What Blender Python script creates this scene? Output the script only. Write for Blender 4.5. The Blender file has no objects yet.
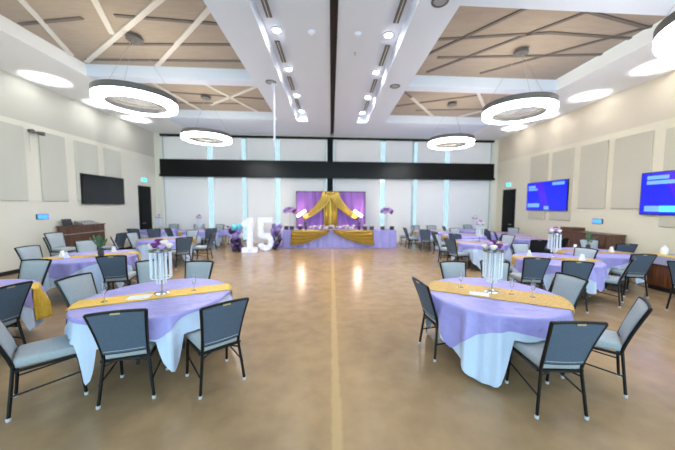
import bpy, bmesh, math, random
from math import sin, cos, pi, atan2, sqrt, radians
from mathutils import Vector, Matrix
random.seed(7)
S = bpy.context.scene
COL = S.collection

# ---------------------------------------------------------------- helpers
def lin(c):
    return tuple((v/12.92 if v <= .04045 else ((v+.055)/1.055)**2.4) for v in [x/255 for x in c])

def mat(name, rgb, rough=.5, metal=0., spec=.5, bump=None, vary=None, emit=None, trans=0., sheen=0., alpha=1.):
    m = bpy.data.materials.new(name); m.use_nodes = True
    nt = m.node_tree; b = nt.nodes['Principled BSDF']
    c = lin(rgb)
    b.inputs['Base Color'].default_value = (*c, 1)
    b.inputs['Roughness'].default_value = rough
    b.inputs['Metallic'].default_value = metal
    b.inputs['Specular IOR Level'].default_value = spec
    b.inputs['Transmission Weight'].default_value = trans
    b.inputs['Alpha'].default_value = alpha
    if sheen: b.inputs['Sheen Weight'].default_value = sheen
    if emit:
        b.inputs['Emission Color'].default_value = (*lin(emit[0]), 1)
        b.inputs['Emission Strength'].default_value = emit[1]
    tc = None
    def coord():
        nonlocal tc
        if tc is None: tc = nt.nodes.new('ShaderNodeTexCoord')
        return tc.outputs['Object']
    if bump:   # (scale, strength, distance)
        n = nt.nodes.new('ShaderNodeTexNoise'); n.inputs['Scale'].default_value = bump[0]; n.inputs['Detail'].default_value = 3
        nt.links.new(coord(), n.inputs['Vector'])
        bp = nt.nodes.new('ShaderNodeBump'); bp.inputs['Strength'].default_value = bump[1]; bp.inputs['Distance'].default_value = bump[2]
        nt.links.new(n.outputs['Fac'], bp.inputs['Height']); nt.links.new(bp.outputs['Normal'], b.inputs['Normal'])
    if vary:   # (scale, rgb2) or (scale, rgb2, stretch)
        n = nt.nodes.new('ShaderNodeTexNoise'); n.inputs['Scale'].default_value = vary[0]; n.inputs['Detail'].default_value = 4
        src = coord()
        if len(vary) > 2:
            mp = nt.nodes.new('ShaderNodeMapping'); mp.inputs['Scale'].default_value = vary[2]
            nt.links.new(src, mp.inputs['Vector']); src = mp.outputs['Vector']
        nt.links.new(src, n.inputs['Vector'])
        r = nt.nodes.new('ShaderNodeValToRGB')
        r.color_ramp.elements[0].position = .35; r.color_ramp.elements[1].position = .65
        r.color_ramp.elements[0].color = (*c, 1); r.color_ramp.elements[1].color = (*lin(vary[1]), 1)
        nt.links.new(n.outputs['Fac'], r.inputs['Fac']); nt.links.new(r.outputs['Color'], b.inputs['Base Color'])
    return m

class MB:
    """collects shapes into one mesh"""
    def __init__(s): s.v = []; s.f = []
    def add(s, vs, fs):
        o = len(s.v); s.v += [tuple(v) for v in vs]; s.f += [tuple(i+o for i in f) for f in fs]; return s
    def box(s, x0, x1, y0, y1, z0, z1):
        return s.add([(x0,y0,z0),(x1,y0,z0),(x1,y1,z0),(x0,y1,z0),(x0,y0,z1),(x1,y0,z1),(x1,y1,z1),(x0,y1,z1)],
                     [(0,3,2,1),(4,5,6,7),(0,1,5,4),(1,2,6,5),(2,3,7,6),(3,0,4,7)])
    def bar(s, a, b, w, h=None, up=(0,0,1)):
        """square bar between two points"""
        h = h or w; a = Vector(a); b = Vector(b); d = (b-a).normalized(); u = Vector(up)
        if abs(d.dot(u)) > .95: u = Vector((0,1,0))
        r = d.cross(u).normalized(); u = r.cross(d).normalized()
        q = [r*(-w/2)+u*(-h/2), r*(w/2)+u*(-h/2), r*(w/2)+u*(h/2), r*(-w/2)+u*(h/2)]
        return s.add([a+k for k in q]+[b+k for k in q], [(0,1,2,3),(7,6,5,4),(0,4,5,1),(1,5,6,2),(2,6,7,3),(3,7,4,0)])
    def tube(s, pts, r, n=8):
        pts = [Vector(p) for p in pts]; rs = r if isinstance(r, (list, tuple)) else [r]*len(pts)
        vs = []; fs = []; pu = None
        for i, p in enumerate(pts):
            d = (pts[min(i+1,len(pts)-1)]-pts[max(i-1,0)]).normalized()
            if pu is None:
                pu = Vector((0,0,1)) if abs(d.z) < .9 else Vector((0,1,0))
            x = d.cross(pu).normalized(); y = x.cross(d).normalized(); pu = y
            for k in range(n):
                a = 2*pi*k/n; vs.append(p+x*cos(a)*rs[i]+y*sin(a)*rs[i])
        for i in range(len(pts)-1):
            for k in range(n):
                fs.append((i*n+k, i*n+(k+1)%n, (i+1)*n+(k+1)%n, (i+1)*n+k))
        fs.append(tuple(range(n-1,-1,-1))); fs.append(tuple((len(pts)-1)*n+k for k in range(n)))
        return s.add(vs, fs)
    def lathe(s, prof, n=24, c=(0,0,0), closed=False):
        vs = []; fs = []
        for r, z in prof:
            for k in range(n):
                a = 2*pi*k/n; vs.append((c[0]+r*cos(a), c[1]+r*sin(a), c[2]+z))
        m = len(prof)
        for i in range(m if closed else m-1):
            j = (i+1) % m
            for k in range(n):
                fs.append((i*n+k, i*n+(k+1)%n, j*n+(k+1)%n, j*n+k))
        if not closed:
            if prof[0][0] > 1e-5: fs.append(tuple(range(n-1,-1,-1)))
            if prof[-1][0] > 1e-5: fs.append(tuple((m-1)*n+k for k in range(n)))
        return s.add(vs, fs)
    def ball(s, c, r, n=10, m=6, sq=(1,1,1)):
        vs = [(c[0],c[1],c[2]-r*sq[2])]; fs = []
        for i in range(1, m):
            t = pi*i/m
            for k in range(n):
                a = 2*pi*k/n; vs.append((c[0]+r*sq[0]*sin(t)*cos(a), c[1]+r*sq[1]*sin(t)*sin(a), c[2]-r*sq[2]*cos(t)))
        vs.append((c[0],c[1],c[2]+r*sq[2])); top = len(vs)-1
        for k in range(n):
            fs.append((0, 1+(k+1)%n, 1+k)); fs.append((top, 1+(m-2)*n+k, 1+(m-2)*n+(k+1)%n))
        for i in range(m-2):
            for k in range(n):
                fs.append((1+i*n+k, 1+i*n+(k+1)%n, 1+(i+1)*n+(k+1)%n, 1+(i+1)*n+k))
        return s.add(vs, fs)
    def grid(s, rows):
        n = len(rows[0]); vs = [p for r in rows for p in r]; fs = []
        for i in range(len(rows)-1):
            for k in range(n-1):
                fs.append((i*n+k, i*n+k+1, (i+1)*n+k+1, (i+1)*n+k))
        return s.add(vs, fs)
    def prism(s, poly, y0, y1):
        """polygon in xz extruded along y"""
        n = len(poly)
        vs = [(x,y0,z) for x,z in poly]+[(x,y1,z) for x,z in poly]
        fs = [tuple(range(n)), tuple(range(2*n-1,n-1,-1))]+[(k,k+n,(k+1)%n+n,(k+1)%n) for k in range(n)]
        return s.add(vs, fs)
    def build(s, name, m, parent=None, smooth=False, loc=None, rotz=0, solid=0, bevel=0):
        me = bpy.data.meshes.new(name); me.from_pydata(s.v, [], s.f); me.validate(); me.update()
        bm = bmesh.new(); bm.from_mesh(me); bmesh.ops.recalc_face_normals(bm, faces=bm.faces); bm.to_mesh(me); bm.free()
        if smooth:
            for p in me.polygons: p.use_smooth = True
            if smooth != 'all':
                try: me.set_sharp_from_angle(angle=radians(40))
                except Exception: pass
        me.materials.append(m)
        o = bpy.data.objects.new(name, me); COL.objects.link(o)
        if parent: o.parent = parent
        if loc: o.location = loc
        o.rotation_euler.z = rotz
        if solid:
            q = o.modifiers.new('solid', 'SOLIDIFY'); q.thickness = solid; q.offset = 0
        if bevel:
            q = o.modifiers.new('bevel', 'BEVEL'); q.width = bevel; q.segments = 2; q.limit_method = 'ANGLE'
        return o

def tag(o, label, cat, group=None, kind=None):
    o['label'] = label; o['category'] = cat
    if group: o['group'] = group
    if kind: o['kind'] = kind
    return o
def thing(name, label, cat, loc=(0,0,0), rotz=0, group=None):
    o = bpy.data.objects.new(name, None); COL.objects.link(o); o.empty_display_size = .1
    o.location = loc; o.rotation_euler = (0,0,rotz)
    return tag(o, label, cat, group)
def struct(name, mb, m, parent=None, **k):
    o = mb.build(name, m, parent, **k)
    if parent is None: o['kind'] = 'structure'
    return o
CH = {}
def kids(o):
    if o.name not in CH: CH[o.name] = list(o.children)
    return CH[o.name]
def dup(root, loc, rotz, label, group=None, swap=None):
    r = root.copy(); COL.objects.link(r); r.location = loc; r.rotation_euler = (0,0,rotz); r['label'] = label
    if group: r['group'] = group
    for ch in kids(root):
        c = ch.copy(); COL.objects.link(c); c.parent = r
        if swap:
            for key, mm in swap.items():
                if c.name.split('.')[0] == key and c.material_slots:
                    c.material_slots[0].link = 'OBJECT'; c.material_slots[0].material = mm
        for g in kids(ch):
            d = g.copy(); COL.objects.link(d); d.parent = c
    return r

# ---------------------------------------------------------------- materials
M = {}
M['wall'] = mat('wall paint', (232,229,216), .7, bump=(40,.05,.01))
M['wall_up'] = mat('upper wall tone', (206,203,192), .7)  # slightly greyer than the wall below
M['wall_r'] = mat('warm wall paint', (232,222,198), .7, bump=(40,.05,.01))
M['wall_rup'] = mat('warm upper wall tone', (220,206,184), .7)  # slightly darker than the right wall below
M['panel_r'] = mat('warm acoustic fabric', (204,196,176), .95, bump=(300,.2,.002))
M['ceil'] = mat('ceiling white', (226,234,248), .75)
M['rim'] = mat('uplit ceiling rim white', (248,249,247), .75)  # whiter than the main ceiling; uplight glow put into the colour
M['tan'] = mat('tan ceiling panel', (178,166,152), .8, vary=(3,(172,159,145),(1,6,1)))
M['strip'] = mat('ceiling strip', (225,222,216), .6)
M['gap'] = mat('ceiling reveal', (120,112,106), .7)
M['panel'] = mat('acoustic fabric', (206,206,194), .95, bump=(300,.2,.002))
M['blind'] = mat('blind fabric', (242,242,242), .9, bump=(200,.1,.002))
M['black'] = mat('black metal', (9,9,12), .3, spec=.22)
M['blackm'] = mat('matt black', (8,8,10), .6, spec=.2)
M['dark'] = mat('dark grey', (60,60,64), .4)
M['base'] = mat('baseboard', (40,36,36), .5)
M['frame'] = mat('chair frame', (10,10,14), .38, spec=.4)
M['fab'] = mat('chair fabric', (172,181,188), .85, bump=(260,.25,.002), vary=(90,(160,169,176)))
M['fabb'] = mat('chair back cloth', (88,104,126), .8, bump=(260,.25,.002), vary=(90,(79,95,117)))  # made bluer; cool daylight from behind the camera put into the colour
M['fabk'] = mat('black chair cloth', (16,16,18), .8)
M['glide'] = mat('chair glide', (200,200,205), .4)
M['brass'] = mat('handle slot', (196,182,140), .35, metal=.6)
M['white'] = mat('white satin', (206,222,250), .5, bump=(7,.45,.04))  # white cloth with the bluish cast of daylight painted into its colour
M['lilac'] = mat('lilac satin', (160,154,226), .34, bump=(9,.6,.035), vary=(3,(170,164,231)))  # lilac pushed towards blue, cool daylight worked into the colour
M['gold'] = mat('gold sequin', (236,186,44), .35, metal=.35, bump=(70,.8,.012), vary=(60,(244,206,92)))
M['goldb'] = mat('antique gold sequin', (196,152,66), .35, metal=.35, bump=(70,.8,.012), vary=(60,(232,194,112)))
M['goldsat'] = mat('gold satin', (190,156,80), .24, metal=.95, bump=(12,.2,.02))
M['purple'] = mat('purple curtain', (152,108,196), .6, bump=(10,.1,.02))
M['ltop'] = mat('table ply', (150,120,90), .6)
M['wood'] = mat('walnut laminate', (106,76,56), .4, vary=(4,(86,52,38),(9,9,.6)))
M['wood2'] = mat('brown oak', (122,74,40), .4, vary=(4,(92,52,28),(9,9,.6)))
M['chrome'] = mat('chrome', (200,205,215), .15, metal=.9)
M['crys'] = mat('crystal', (240,247,255), .15, trans=.0, spec=.8)
M['glass'] = mat('clear glass', (245,250,255), .03, trans=.95)
M['paper'] = mat('white card', (245,245,248), .6)
M['fw'] = mat('cream petals', (248,240,228), .7)
M['fp'] = mat('purple petals', (110,40,120), .6)
M['fl'] = mat('lilac petals', (205,165,225), .7)
M['leaf'] = mat('leaf', (84,118,82), .6)
M['bw'] = mat('white balloon', (225,228,245), .3)
M['bp'] = mat('plum balloon', (58,36,78), .25)
M['bl'] = mat('lavender balloon', (140,120,190), .28)
M['bt'] = mat('teal balloon', (110,205,220), .28)
M['num'] = mat('number white', (214,218,244), .4, emit=((205,212,255), .16))
M['bulb'] = mat('number bulb', (255,255,255), .3, emit=((245,245,255), .7))
M['ring'] = mat('ring light', (255,255,255), .5, emit=((248,250,255), 12.))
M['ringup'] = mat('ring uplight', (255,255,255), .5, emit=((255,244,226), 6.))
M['lamp'] = mat('downlight lens', (255,255,255), .5, emit=((255,246,230), 7.))
M['led'] = mat('stage lamp tube', (255,255,255), .5, emit=((255,226,205), 2.2))
M['ringm'] = mat('ring housing', (112,110,108), .4, metal=.3)
M['tvoff'] = mat('dark screen', (12,12,20), .25)
M['scr'] = mat('blue screen', (4,6,60), .3, emit=((2,16,205), .9))
M['scrp'] = mat('purple streak', (30,4,60), .3, emit=((50,8,205), .9))
M['scrt'] = mat('light bars on screen', (80,120,160), .3, emit=((80,120,235), .9))
M['scrc'] = mat('cyan bar on screen', (40,140,160), .3, emit=((70,200,250), 1.))
M['exit'] = mat('exit sign face', (20,120,110), .4, emit=((70,222,205), 1.))
M['blue'] = mat('blue touch panel', (20,60,160), .3, emit=((70,140,250), 1.))
M['gcloth'] = mat('grey cloth', (160,158,176), .7, bump=(12,.2,.02))
M['sil'] = mat('silver trim', (175,175,178), .3, metal=.6)

def tint_glass():
    m = bpy.data.materials.new('tinted window glass'); m.use_nodes = True; nt = m.node_tree
    for n in list(nt.nodes):
        if n.type != 'OUTPUT_MATERIAL': nt.nodes.remove(n)
    t = nt.nodes.new('ShaderNodeBsdfTransparent'); t.inputs[0].default_value = (.56,.57,.57,1)
    g = nt.nodes.new('ShaderNodeBsdfGlossy'); g.inputs['Roughness'].default_value = .02
    x = nt.nodes.new('ShaderNodeMixShader'); x.inputs[0].default_value = .06
    nt.links.new(t.outputs[0], x.inputs[1]); nt.links.new(g.outputs[0], x.inputs[2]); nt.links.new(x.outputs[0], nt.nodes['Material Output'].inputs['Surface'])
    return m
M['tint'] = tint_glass()

# floor: polished stained concrete
def floor_mat():
    m = bpy.data.materials.new('polished concrete'); m.use_nodes = True
    nt = m.node_tree; N = nt.nodes; Lk = nt.links; b = N['Principled BSDF']
    tc = N.new('ShaderNodeTexCoord'); sep = N.new('ShaderNodeSeparateXYZ'); Lk.new(tc.outputs['Object'], sep.inputs[0])
    def noise(scale, detail=5, mapping=None):
        n = N.new('ShaderNodeTexNoise'); n.inputs['Scale'].default_value = scale; n.inputs['Detail'].default_value = detail
        if mapping:
            mp = N.new('ShaderNodeMapping'); mp.inputs['Scale'].default_value = mapping; Lk.new(tc.outputs['Object'], mp.inputs[0]); Lk.new(mp.outputs[0], n.inputs['Vector'])
        else: Lk.new(tc.outputs['Object'], n.inputs['Vector'])
        return n.outputs['Fac']
    def ramp(src, a, b_, p0=.3, p1=.7):
        r = N.new('ShaderNodeValToRGB'); r.color_ramp.elements[0].position = p0; r.color_ramp.elements[1].position = p1
        r.color_ramp.elements[0].color = a; r.color_ramp.elements[1].color = b_; Lk.new(src, r.inputs[0]); return r.outputs[0]
    def mth(op, a, b_=None):
        x = N.new('ShaderNodeMath'); x.operation = op
        for i, q in enumerate((a, b_)):
            if q is None: continue
            if isinstance(q, (int, float)): x.inputs[i].default_value = q
            else: Lk.new(q, x.inputs[i])
        return x.outputs[0]
    def mix(f, a, b_):
        x = N.new('ShaderNodeMix'); x.data_type = 'RGBA'
        Lk.new(f, x.inputs[0]); Lk.new(a, x.inputs[6]); 
        if isinstance(b_, tuple): x.inputs[7].default_value = b_
        else: Lk.new(b_, x.inputs[7])
        return x.outputs[2]
    big = ramp(noise(.55), (*lin((148,124,98)),1), (*lin((180,150,113)),1))
    fine = ramp(noise(4, 10), (*lin((140,116,90)),1), (*lin((186,156,118)),1))
    x = N.new('ShaderNodeMix'); x.data_type = 'RGBA'; x.inputs[0].default_value = .4; Lk.new(big, x.inputs[6]); Lk.new(fine, x.inputs[7]); col = x.outputs[2]
    # seam under the folding-wall track
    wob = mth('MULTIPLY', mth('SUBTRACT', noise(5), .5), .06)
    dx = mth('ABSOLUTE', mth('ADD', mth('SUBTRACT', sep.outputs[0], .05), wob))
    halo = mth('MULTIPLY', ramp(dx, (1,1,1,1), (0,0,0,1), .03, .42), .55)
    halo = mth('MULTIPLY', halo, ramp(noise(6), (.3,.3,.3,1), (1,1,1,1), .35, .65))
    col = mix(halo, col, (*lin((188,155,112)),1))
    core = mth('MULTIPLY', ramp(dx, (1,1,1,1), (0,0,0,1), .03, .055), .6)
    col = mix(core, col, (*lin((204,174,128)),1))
    # saw cuts
    for ax, pos in ((1, 4.8), (1, 9.2), (0, -4.6), (0, 4.7)):
        d = mth('ABSOLUTE', mth('SUBTRACT', sep.outputs[ax], pos))
        c = mth('MULTIPLY', mth('LESS_THAN', d, .008), .5)
        col = mix(c, col, (*lin((178,164,146)),1))
    Lk.new(col, b.inputs['Base Color'])
    rr = N.new('ShaderNodeMapRange'); Lk.new(noise(2.2), rr.inputs[0]); rr.inputs[3].default_value = .16; rr.inputs[4].default_value = .3
    Lk.new(rr.outputs[0], b.inputs['Roughness']); b.inputs['Specular IOR Level'].default_value = .36
    return m
M['floor'] = floor_mat()

# ---------------------------------------------------------------- the room
XL, XR, YB, YF, ZC = -8.3, 8.4, 13.6, -5.0, 5.2
struct('floor', MB().box(XL-.3, XR+.3, YF, YB+.3, -.1, 0), M['floor'])
struct('wall_left', MB().box(XL-.25, XL, YF, YB+.3, 0, 4.05), M['wall'])
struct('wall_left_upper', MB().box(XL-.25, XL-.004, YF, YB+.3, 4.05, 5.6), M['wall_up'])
struct('wall_right', MB().box(XR, XR+.25, YF, YB+.3, 0, 4.05), M['wall_r'])
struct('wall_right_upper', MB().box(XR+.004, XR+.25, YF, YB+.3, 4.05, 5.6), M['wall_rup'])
struct('baseboard_left', MB().box(XL, XL+.015, YF, 12.35, 0, .11), M['base'])
struct('baseboard_right', MB().box(XR-.015, XR, YF, 12.08, 0, .11), M['base'])
# back wall: solid ends, thin sill and head, glass between
wb = MB().box(XL, -7.98, YB, YB+.25, 0, 5.6).box(8.12, XR, YB, YB+.25, 0, 5.6).box(-7.98, 8.12, YB, YB+.25, 0, .06).box(-7.98, 8.12, YB, YB+.25, 5.12, 5.6)
struct('wall_back', wb, M['wall'])
for nm, x0, x1 in (('window_1', -7.98, -.17), ('window_2', .06, 8.12)):
    w = MB()
    n = 4
    for i in range(n+1):
        x = x0+(x1-x0)*i/n; w.box(x-.03, x+.03, YB+.12, YB+.2, .06, 5.12)
    w.box(x0, x1, YB+.12, YB+.2, .06, .14).box(x0, x1, YB+.12, YB+.2, 5.04, 5.12)
    ws_ = struct(nm, w, M['sil'])
    MB().box(x0, x1, YB+.155, YB+.165, .1, 5.08).build('glass', M['tint'], ws_)
struct('trim_1', MB().box(-8.0, 8.14, YB-.06, YB+.02, 5.04, 5.14), M['blackm'])         # black head line
struct('trim_2', MB().box(-.2, .08, YB-.1, YB+.2, 0, 5.1), M['blackm'])                 # centre post
band = MB().box(-7.98, 8.12, YB-.16, YB+.1, 3.26, 3.97).box(-8.0, 8.16, YB-.2, YB+.1, 3.16, 3.27)
struct('trim_3', band, M['black'])
# roller blinds with daylight gaps between
gl = [(-7.9,-5.9),(-5.64,-4.3),(-4.05,-2.72),(-2.48,-.24),(.12,2.42),(2.67,4.0),(4.28,5.66),(5.92,8.02)]
ords = ['leftmost','second from the left','third from the left','left of the centre post','right of the centre post','third from the right','second from the right','rightmost']
for row, z0, z1 in (('lower', .07, 3.2), ('upper', 3.9, 5.06)):
    for (a, b), o_ in zip(gl, ords):
        t = thing('roller_blind', f'{row} off-white roller blind, {o_} in the back window wall', 'blind', ((a+b)/2, YB+.05, z0), 0, f'{row} roller blinds')
        w = (b-a)/2
        MB().box(-w, w, -.004, .004, .03, z1-z0).build('fabric', M['blind'], t)
        MB().box(-w, w, -.012, .012, 0, .035).build('hem_bar', M['strip'], t)

# ceiling
ce = MB(); rim = MB()
ce.box(-.93, -.02, YF, YB, ZC, ZC+.5).box(.1, 1.0, YF, YB, ZC, ZC+.5)                # centre beam either side of the track
for s, a, b, c in ((-1, .93, 1.37, 2.12), (1, 1.0, 1.44, 2.15)):
    def X(u, v): return (min(s*u, s*v), max(s*u, s*v))
    ce.box(*X(a, b), YF, 11.4, ZC+.3, ZC+.5); ce.box(*X(a, b), 11.4, YB, ZC, ZC+.5)
    ce.box(*X(b, c), YF, YB, ZC, ZC+.5)
    e = 6.42 if s < 0 else 6.5
    for y0, y1 in ((YF, 1.3), (4.35, 4.75), (7.85, 8.2), (11.25, YB)): ce.box(*X(c, e), y0, y1, ZC, ZC+.5)
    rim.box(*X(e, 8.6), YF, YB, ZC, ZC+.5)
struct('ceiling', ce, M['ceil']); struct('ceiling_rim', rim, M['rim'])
struct('trim_4', MB().box(-.02, .1, YF, YB-.06, ZC+.1, ZC+.2).box(-.03, -.012, YF, YB-.06, ZC-.02, ZC+.1).box(.092, .11, YF, YB-.06, ZC-.02, ZC+.1), M['base'])  # folding wall track
tp = MB()
for s in (-1, 1):
    e = 6.45; lo, hi = sorted((s*2.1, s*e))
    for y0, y1 in ((1.28, 4.37), (4.73, 7.87), (8.18, 11.27)): tp.box(lo, hi, y0, y1, 5.5, 5.6)
struct('ceiling_coffers', tp, M['tan'])
wl = [((-5.3,4.9),(-5.8,6.1)),((-5.8,6.1),(-6.38,7.4)),((-3.95,4.8),(-4.7,6.45)),((-2.3,4.8),(-6.3,7.72)),((-2.14,5.4),(-4.6,7.8)),
      ((-5.45,8.3),(-5.05,11.2)),((-4.4,10.6),(-2.2,8.8)),((-4.0,8.3),(-2.9,11.2))]
rl = [((2.69,9.4),(4.09,11.2)),((4.3,8.3),(6.0,10.6)),((5.2,11.2),(6.4,9.6))]
ws = MB()
for p, q in wl+rl: ws.bar((*p,5.485), (*q,5.485), .1, .035)
struct('ceiling_strips', ws, M['strip'])
dl = [((-6.35,6.25),(-4.9,5.97)),((-4.2,5.85),(-2.14,5.98)),((-5.01,6.85),(-2.14,6.68)),((-6.2,7.6),(-2.14,7.4)),((-6.4,9.4),(-2.2,9.9)),((-6.4,10.5),(-3.2,10.4)),
      ((2.6,7.65),(4.95,4.95)),((2.3,6.8),(3.8,4.85)),((4.08,7.61),(6.46,5.45)),((2.2,6.2),(4.58,5.79)),((4.58,5.79),(6.46,5.86)),((2.6,6.9),(6.46,6.5)),((3.9,4.95),(6.4,5.5)),
      ((2.2,10.3),(4.9,9.0)),((3.2,10.6),(6.4,10.2)),((2.3,8.9),(3.0,9.8))]
gs = MB()
for p, q in dl: gs.bar((*p,5.49), (*q,5.49), .07, .03)
struct('ceiling_reveals', gs, M['gap'])

# recessed downlights and linear diffusers in the two slots
k = 0
names = ['nearest','second','third','farthest']
for s, x in ((-1, -1.15), (1, 1.22)):
    side = 'left' if s < 0 else 'right'
    for i, y in enumerate((4.4, 6.1, 7.75, 9.5, 11.05)):
        nm = (['overhead','nearest','second','third','farthest'])[i]
        t = thing('downlight', f'round recessed downlight, {nm} bright one in the {side} ceiling slot', 'downlight', (x, y, ZC+.3), 0, 'slot downlights')
        MB().lathe([(.08,-.02),(.12,-.02),(.12,0),(.08,0)], 20, closed=True).build('trim_ring', M['ceil'], t, smooth=True)
        MB().lathe([(0,-.012),(.08,-.012)], 20).build('lens', M['lamp'], t)
        L = bpy.data.lights.new('downlight', 'SPOT'); L.energy = 50; L.spot_size = radians(105); L.spot_blend = .8; L.shadow_soft_size = .1; L.color = (1,.95,.86)
        lo = bpy.data.objects.new('downlight_lamp', L); COL.objects.link(lo); lo.parent = t; lo.location = (0,0,-.04)
    for i, y in enumerate((5.25, 6.93, 8.63, 10.3)):
        nm = names[i]
        t = thing('linear_diffuser', f'dark linear air slot, {nm} between the {side} slot downlights', 'vent', (x+s*.06, y, ZC+.3), 0, 'linear air diffusers')
        MB().box(-.055,.055,-.45,.45,-.02,0).build('frame', M['ringm'], t)
        MB().box(-.008,.008,-.43,.43,-.032,-.021).build('vane', M['strip'], t)

# ceiling fittings
for x, y, l in ((-.38,5.62,'small round ceiling detector just left of the track'),(.52,5.62,'small round ceiling detector just right of the track')):
    t = thing('smoke_detector', 'white '+l, 'detector', (x,y,ZC))
    MB().lathe([(.0,-.05),(.05,-.05),(.075,-.02),(.08,0)], 20).build('housing', M['bw'], t, smooth=True)
    MB().lathe([(0,-.062),(.02,-.06),(.025,-.05)], 12).build('sensor', M['blind'], t)
for x, y, l in ((-1.65,7.88,'round grey ceiling speaker above the hanging white pole'),(1.78,7.89,'round grey ceiling speaker between the right coffers and slot'),(1.78,4.67,'round grey ceiling speaker nearest the camera, right of the slot')):
    t = thing('ceiling_speaker', l, 'speaker', (x,y,ZC), 0, 'ceiling speakers')
    MB().lathe([(0,-.012),(.1,-.012),(.11,0)], 20).build('grille', M['sil'], t)
    MB().lathe([(.11,-.016),(.14,-.014),(.145,0),(.11,0)], 20, closed=True).build('rim', M['ringm'], t)
t = thing('sprinkler_head', 'tiny ceiling sprinkler right of the track', 'sprinkler', (.52,6.3,ZC))
MB().lathe([(.03,0),(.03,-.01),(.01,-.015),(.01,-.04)], 10).build('escutcheon', M['sil'], t); MB().lathe([(.022,-.045),(.022,-.04)], 10).build('deflector', M['sil'], t)
t = thing('drop_pole', 'thin white pole hanging from the ceiling left of centre', 'pole', (-1.6,8.0,3.5))
MB().tube([(0,0,0),(0,0,1.7)], .028, 10).build('tube', M['bw'], t, smooth=True); MB().lathe([(.08,1.66),(.08,1.7)], 16).build('ceiling_plate', M['ceil'], t)

# ring pendants
def make_ring():
    t = thing('ring_pendant', 'x', 'pendant lamp')
    MB().lathe([(.755,.055),(.77,.055),(.77,.18),(.755,.18)], 72, closed=True).build('outer_band', M['ringm'], t, smooth=True)
    MB().lathe([(.555,-.04),(.568,-.04),(.568,.06),(.555,.06)], 72, closed=True).build('inner_band', M['sil'], t, smooth=True)
    MB().lathe([(.57,-.05),(.76,-.05),(.768,.05),(.57,.05)], 72, closed=True).build('diffuser', M['ring'], t, smooth=True)
    MB().lathe([(.57,.052),(.754,.052),(.754,.18),(.74,.18),(.74,.065),(.57,.065)], 72, closed=True).build('channel', M['ringm'], t, smooth=True)
    MB().lathe([(.61,.066),(.73,.066),(.73,.075),(.61,.075)], 72, closed=True).build('uplight_strip', M['ringup'], t, smooth=True)
    for a in (.5, 2.6, 4.7):
        MB().tube([(.75*cos(a),.75*sin(a),.19),(.03*cos(a),.03*sin(a),1.37)], .004, 5).build('cable', M['sil'], t)
    MB().lathe([(.0,1.34),(.16,1.34),(.16,1.385),(0,1.385)], 24).build('ceiling_canopy', M['ringm'], t, smooth=True)
    return t
ring = make_ring()
RG = 'ring pendant lamps'
for i, (x,y,l) in enumerate(((-4.28,6.5,'large glowing ring pendant under the nearer left coffer'),(4.42,6.45,'large glowing ring pendant under the nearer right coffer'),
        (-4.2,9.75,'glowing ring pendant before the upper blinds on the left'),(4.25,9.75,'glowing ring pendant before the upper blinds on the right'),(4.95,3.15,'glowing ring pendant cut by the top right corner'))):
    if i == 0: ring.location = (x,y,4.06); ring['label'] = l; ring['group'] = RG
    else: dup(ring, (x,y,4.06), 0, l, RG)

# wall wash uplights near the tops of the side walls
for s, X in ((-1, XL), (1, XR)):
    for y in (4.6, 6.35, 8.15, 10.0, 11.6):
        L = bpy.data.lights.new('wall_uplight', 'SPOT'); L.energy = 75; L.spot_size = radians(78); L.spot_blend = .95; L.shadow_soft_size = .05; L.color = (.96,.98,1)
        lo = bpy.data.objects.new('wall_uplight', L); COL.objects.link(lo)
        lo.location = (X-s*.6, y, 4.48); lo.rotation_euler = (pi, 0, 0)

# acoustic panels
def panels(side, X, lst):
    s = 1 if side == 'left' else -1
    for y0, y1, z0, z1, d in lst:
        t = thing('acoustic_panel', f'tall acoustic panel on the {side} wall, {d}', 'acoustic panel', (X+s*.002, (y0+y1)/2, z0), 0, f'acoustic panels on the {side} wall')
        w = (y1-y0)/2; a, b = sorted((0, s*.045))
        MB().box(a, b, -w, w, 0, z1-z0).build('fabric_face', M['panel' if side == 'left' else 'panel_r'], t, bevel=.01)
panels('left', XL, [(7.0,8.03,1.92,3.9,'cut by the left picture edge'),(8.42,9.18,1.92,3.9,'between the edge one and the dark screen'),(9.52,10.38,1.92,3.9,'above the near end of the dark screen'),(10.68,11.44,1.92,3.9,'above the far end of the dark screen')])
panels('right', XR, [(6.83,7.8,1.8,3.85,'just left of the nearest blue screen'),(8.0,8.92,1.8,3.88,'right of the far blue screen'),(9.2,10.1,1.35,3.9,'behind the near half of the far blue screen'),(10.33,11.24,1.35,3.92,'behind the far half of the far blue screen'),(5.4,6.55,1.35,3.8,'behind the nearest blue screen')])

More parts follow.
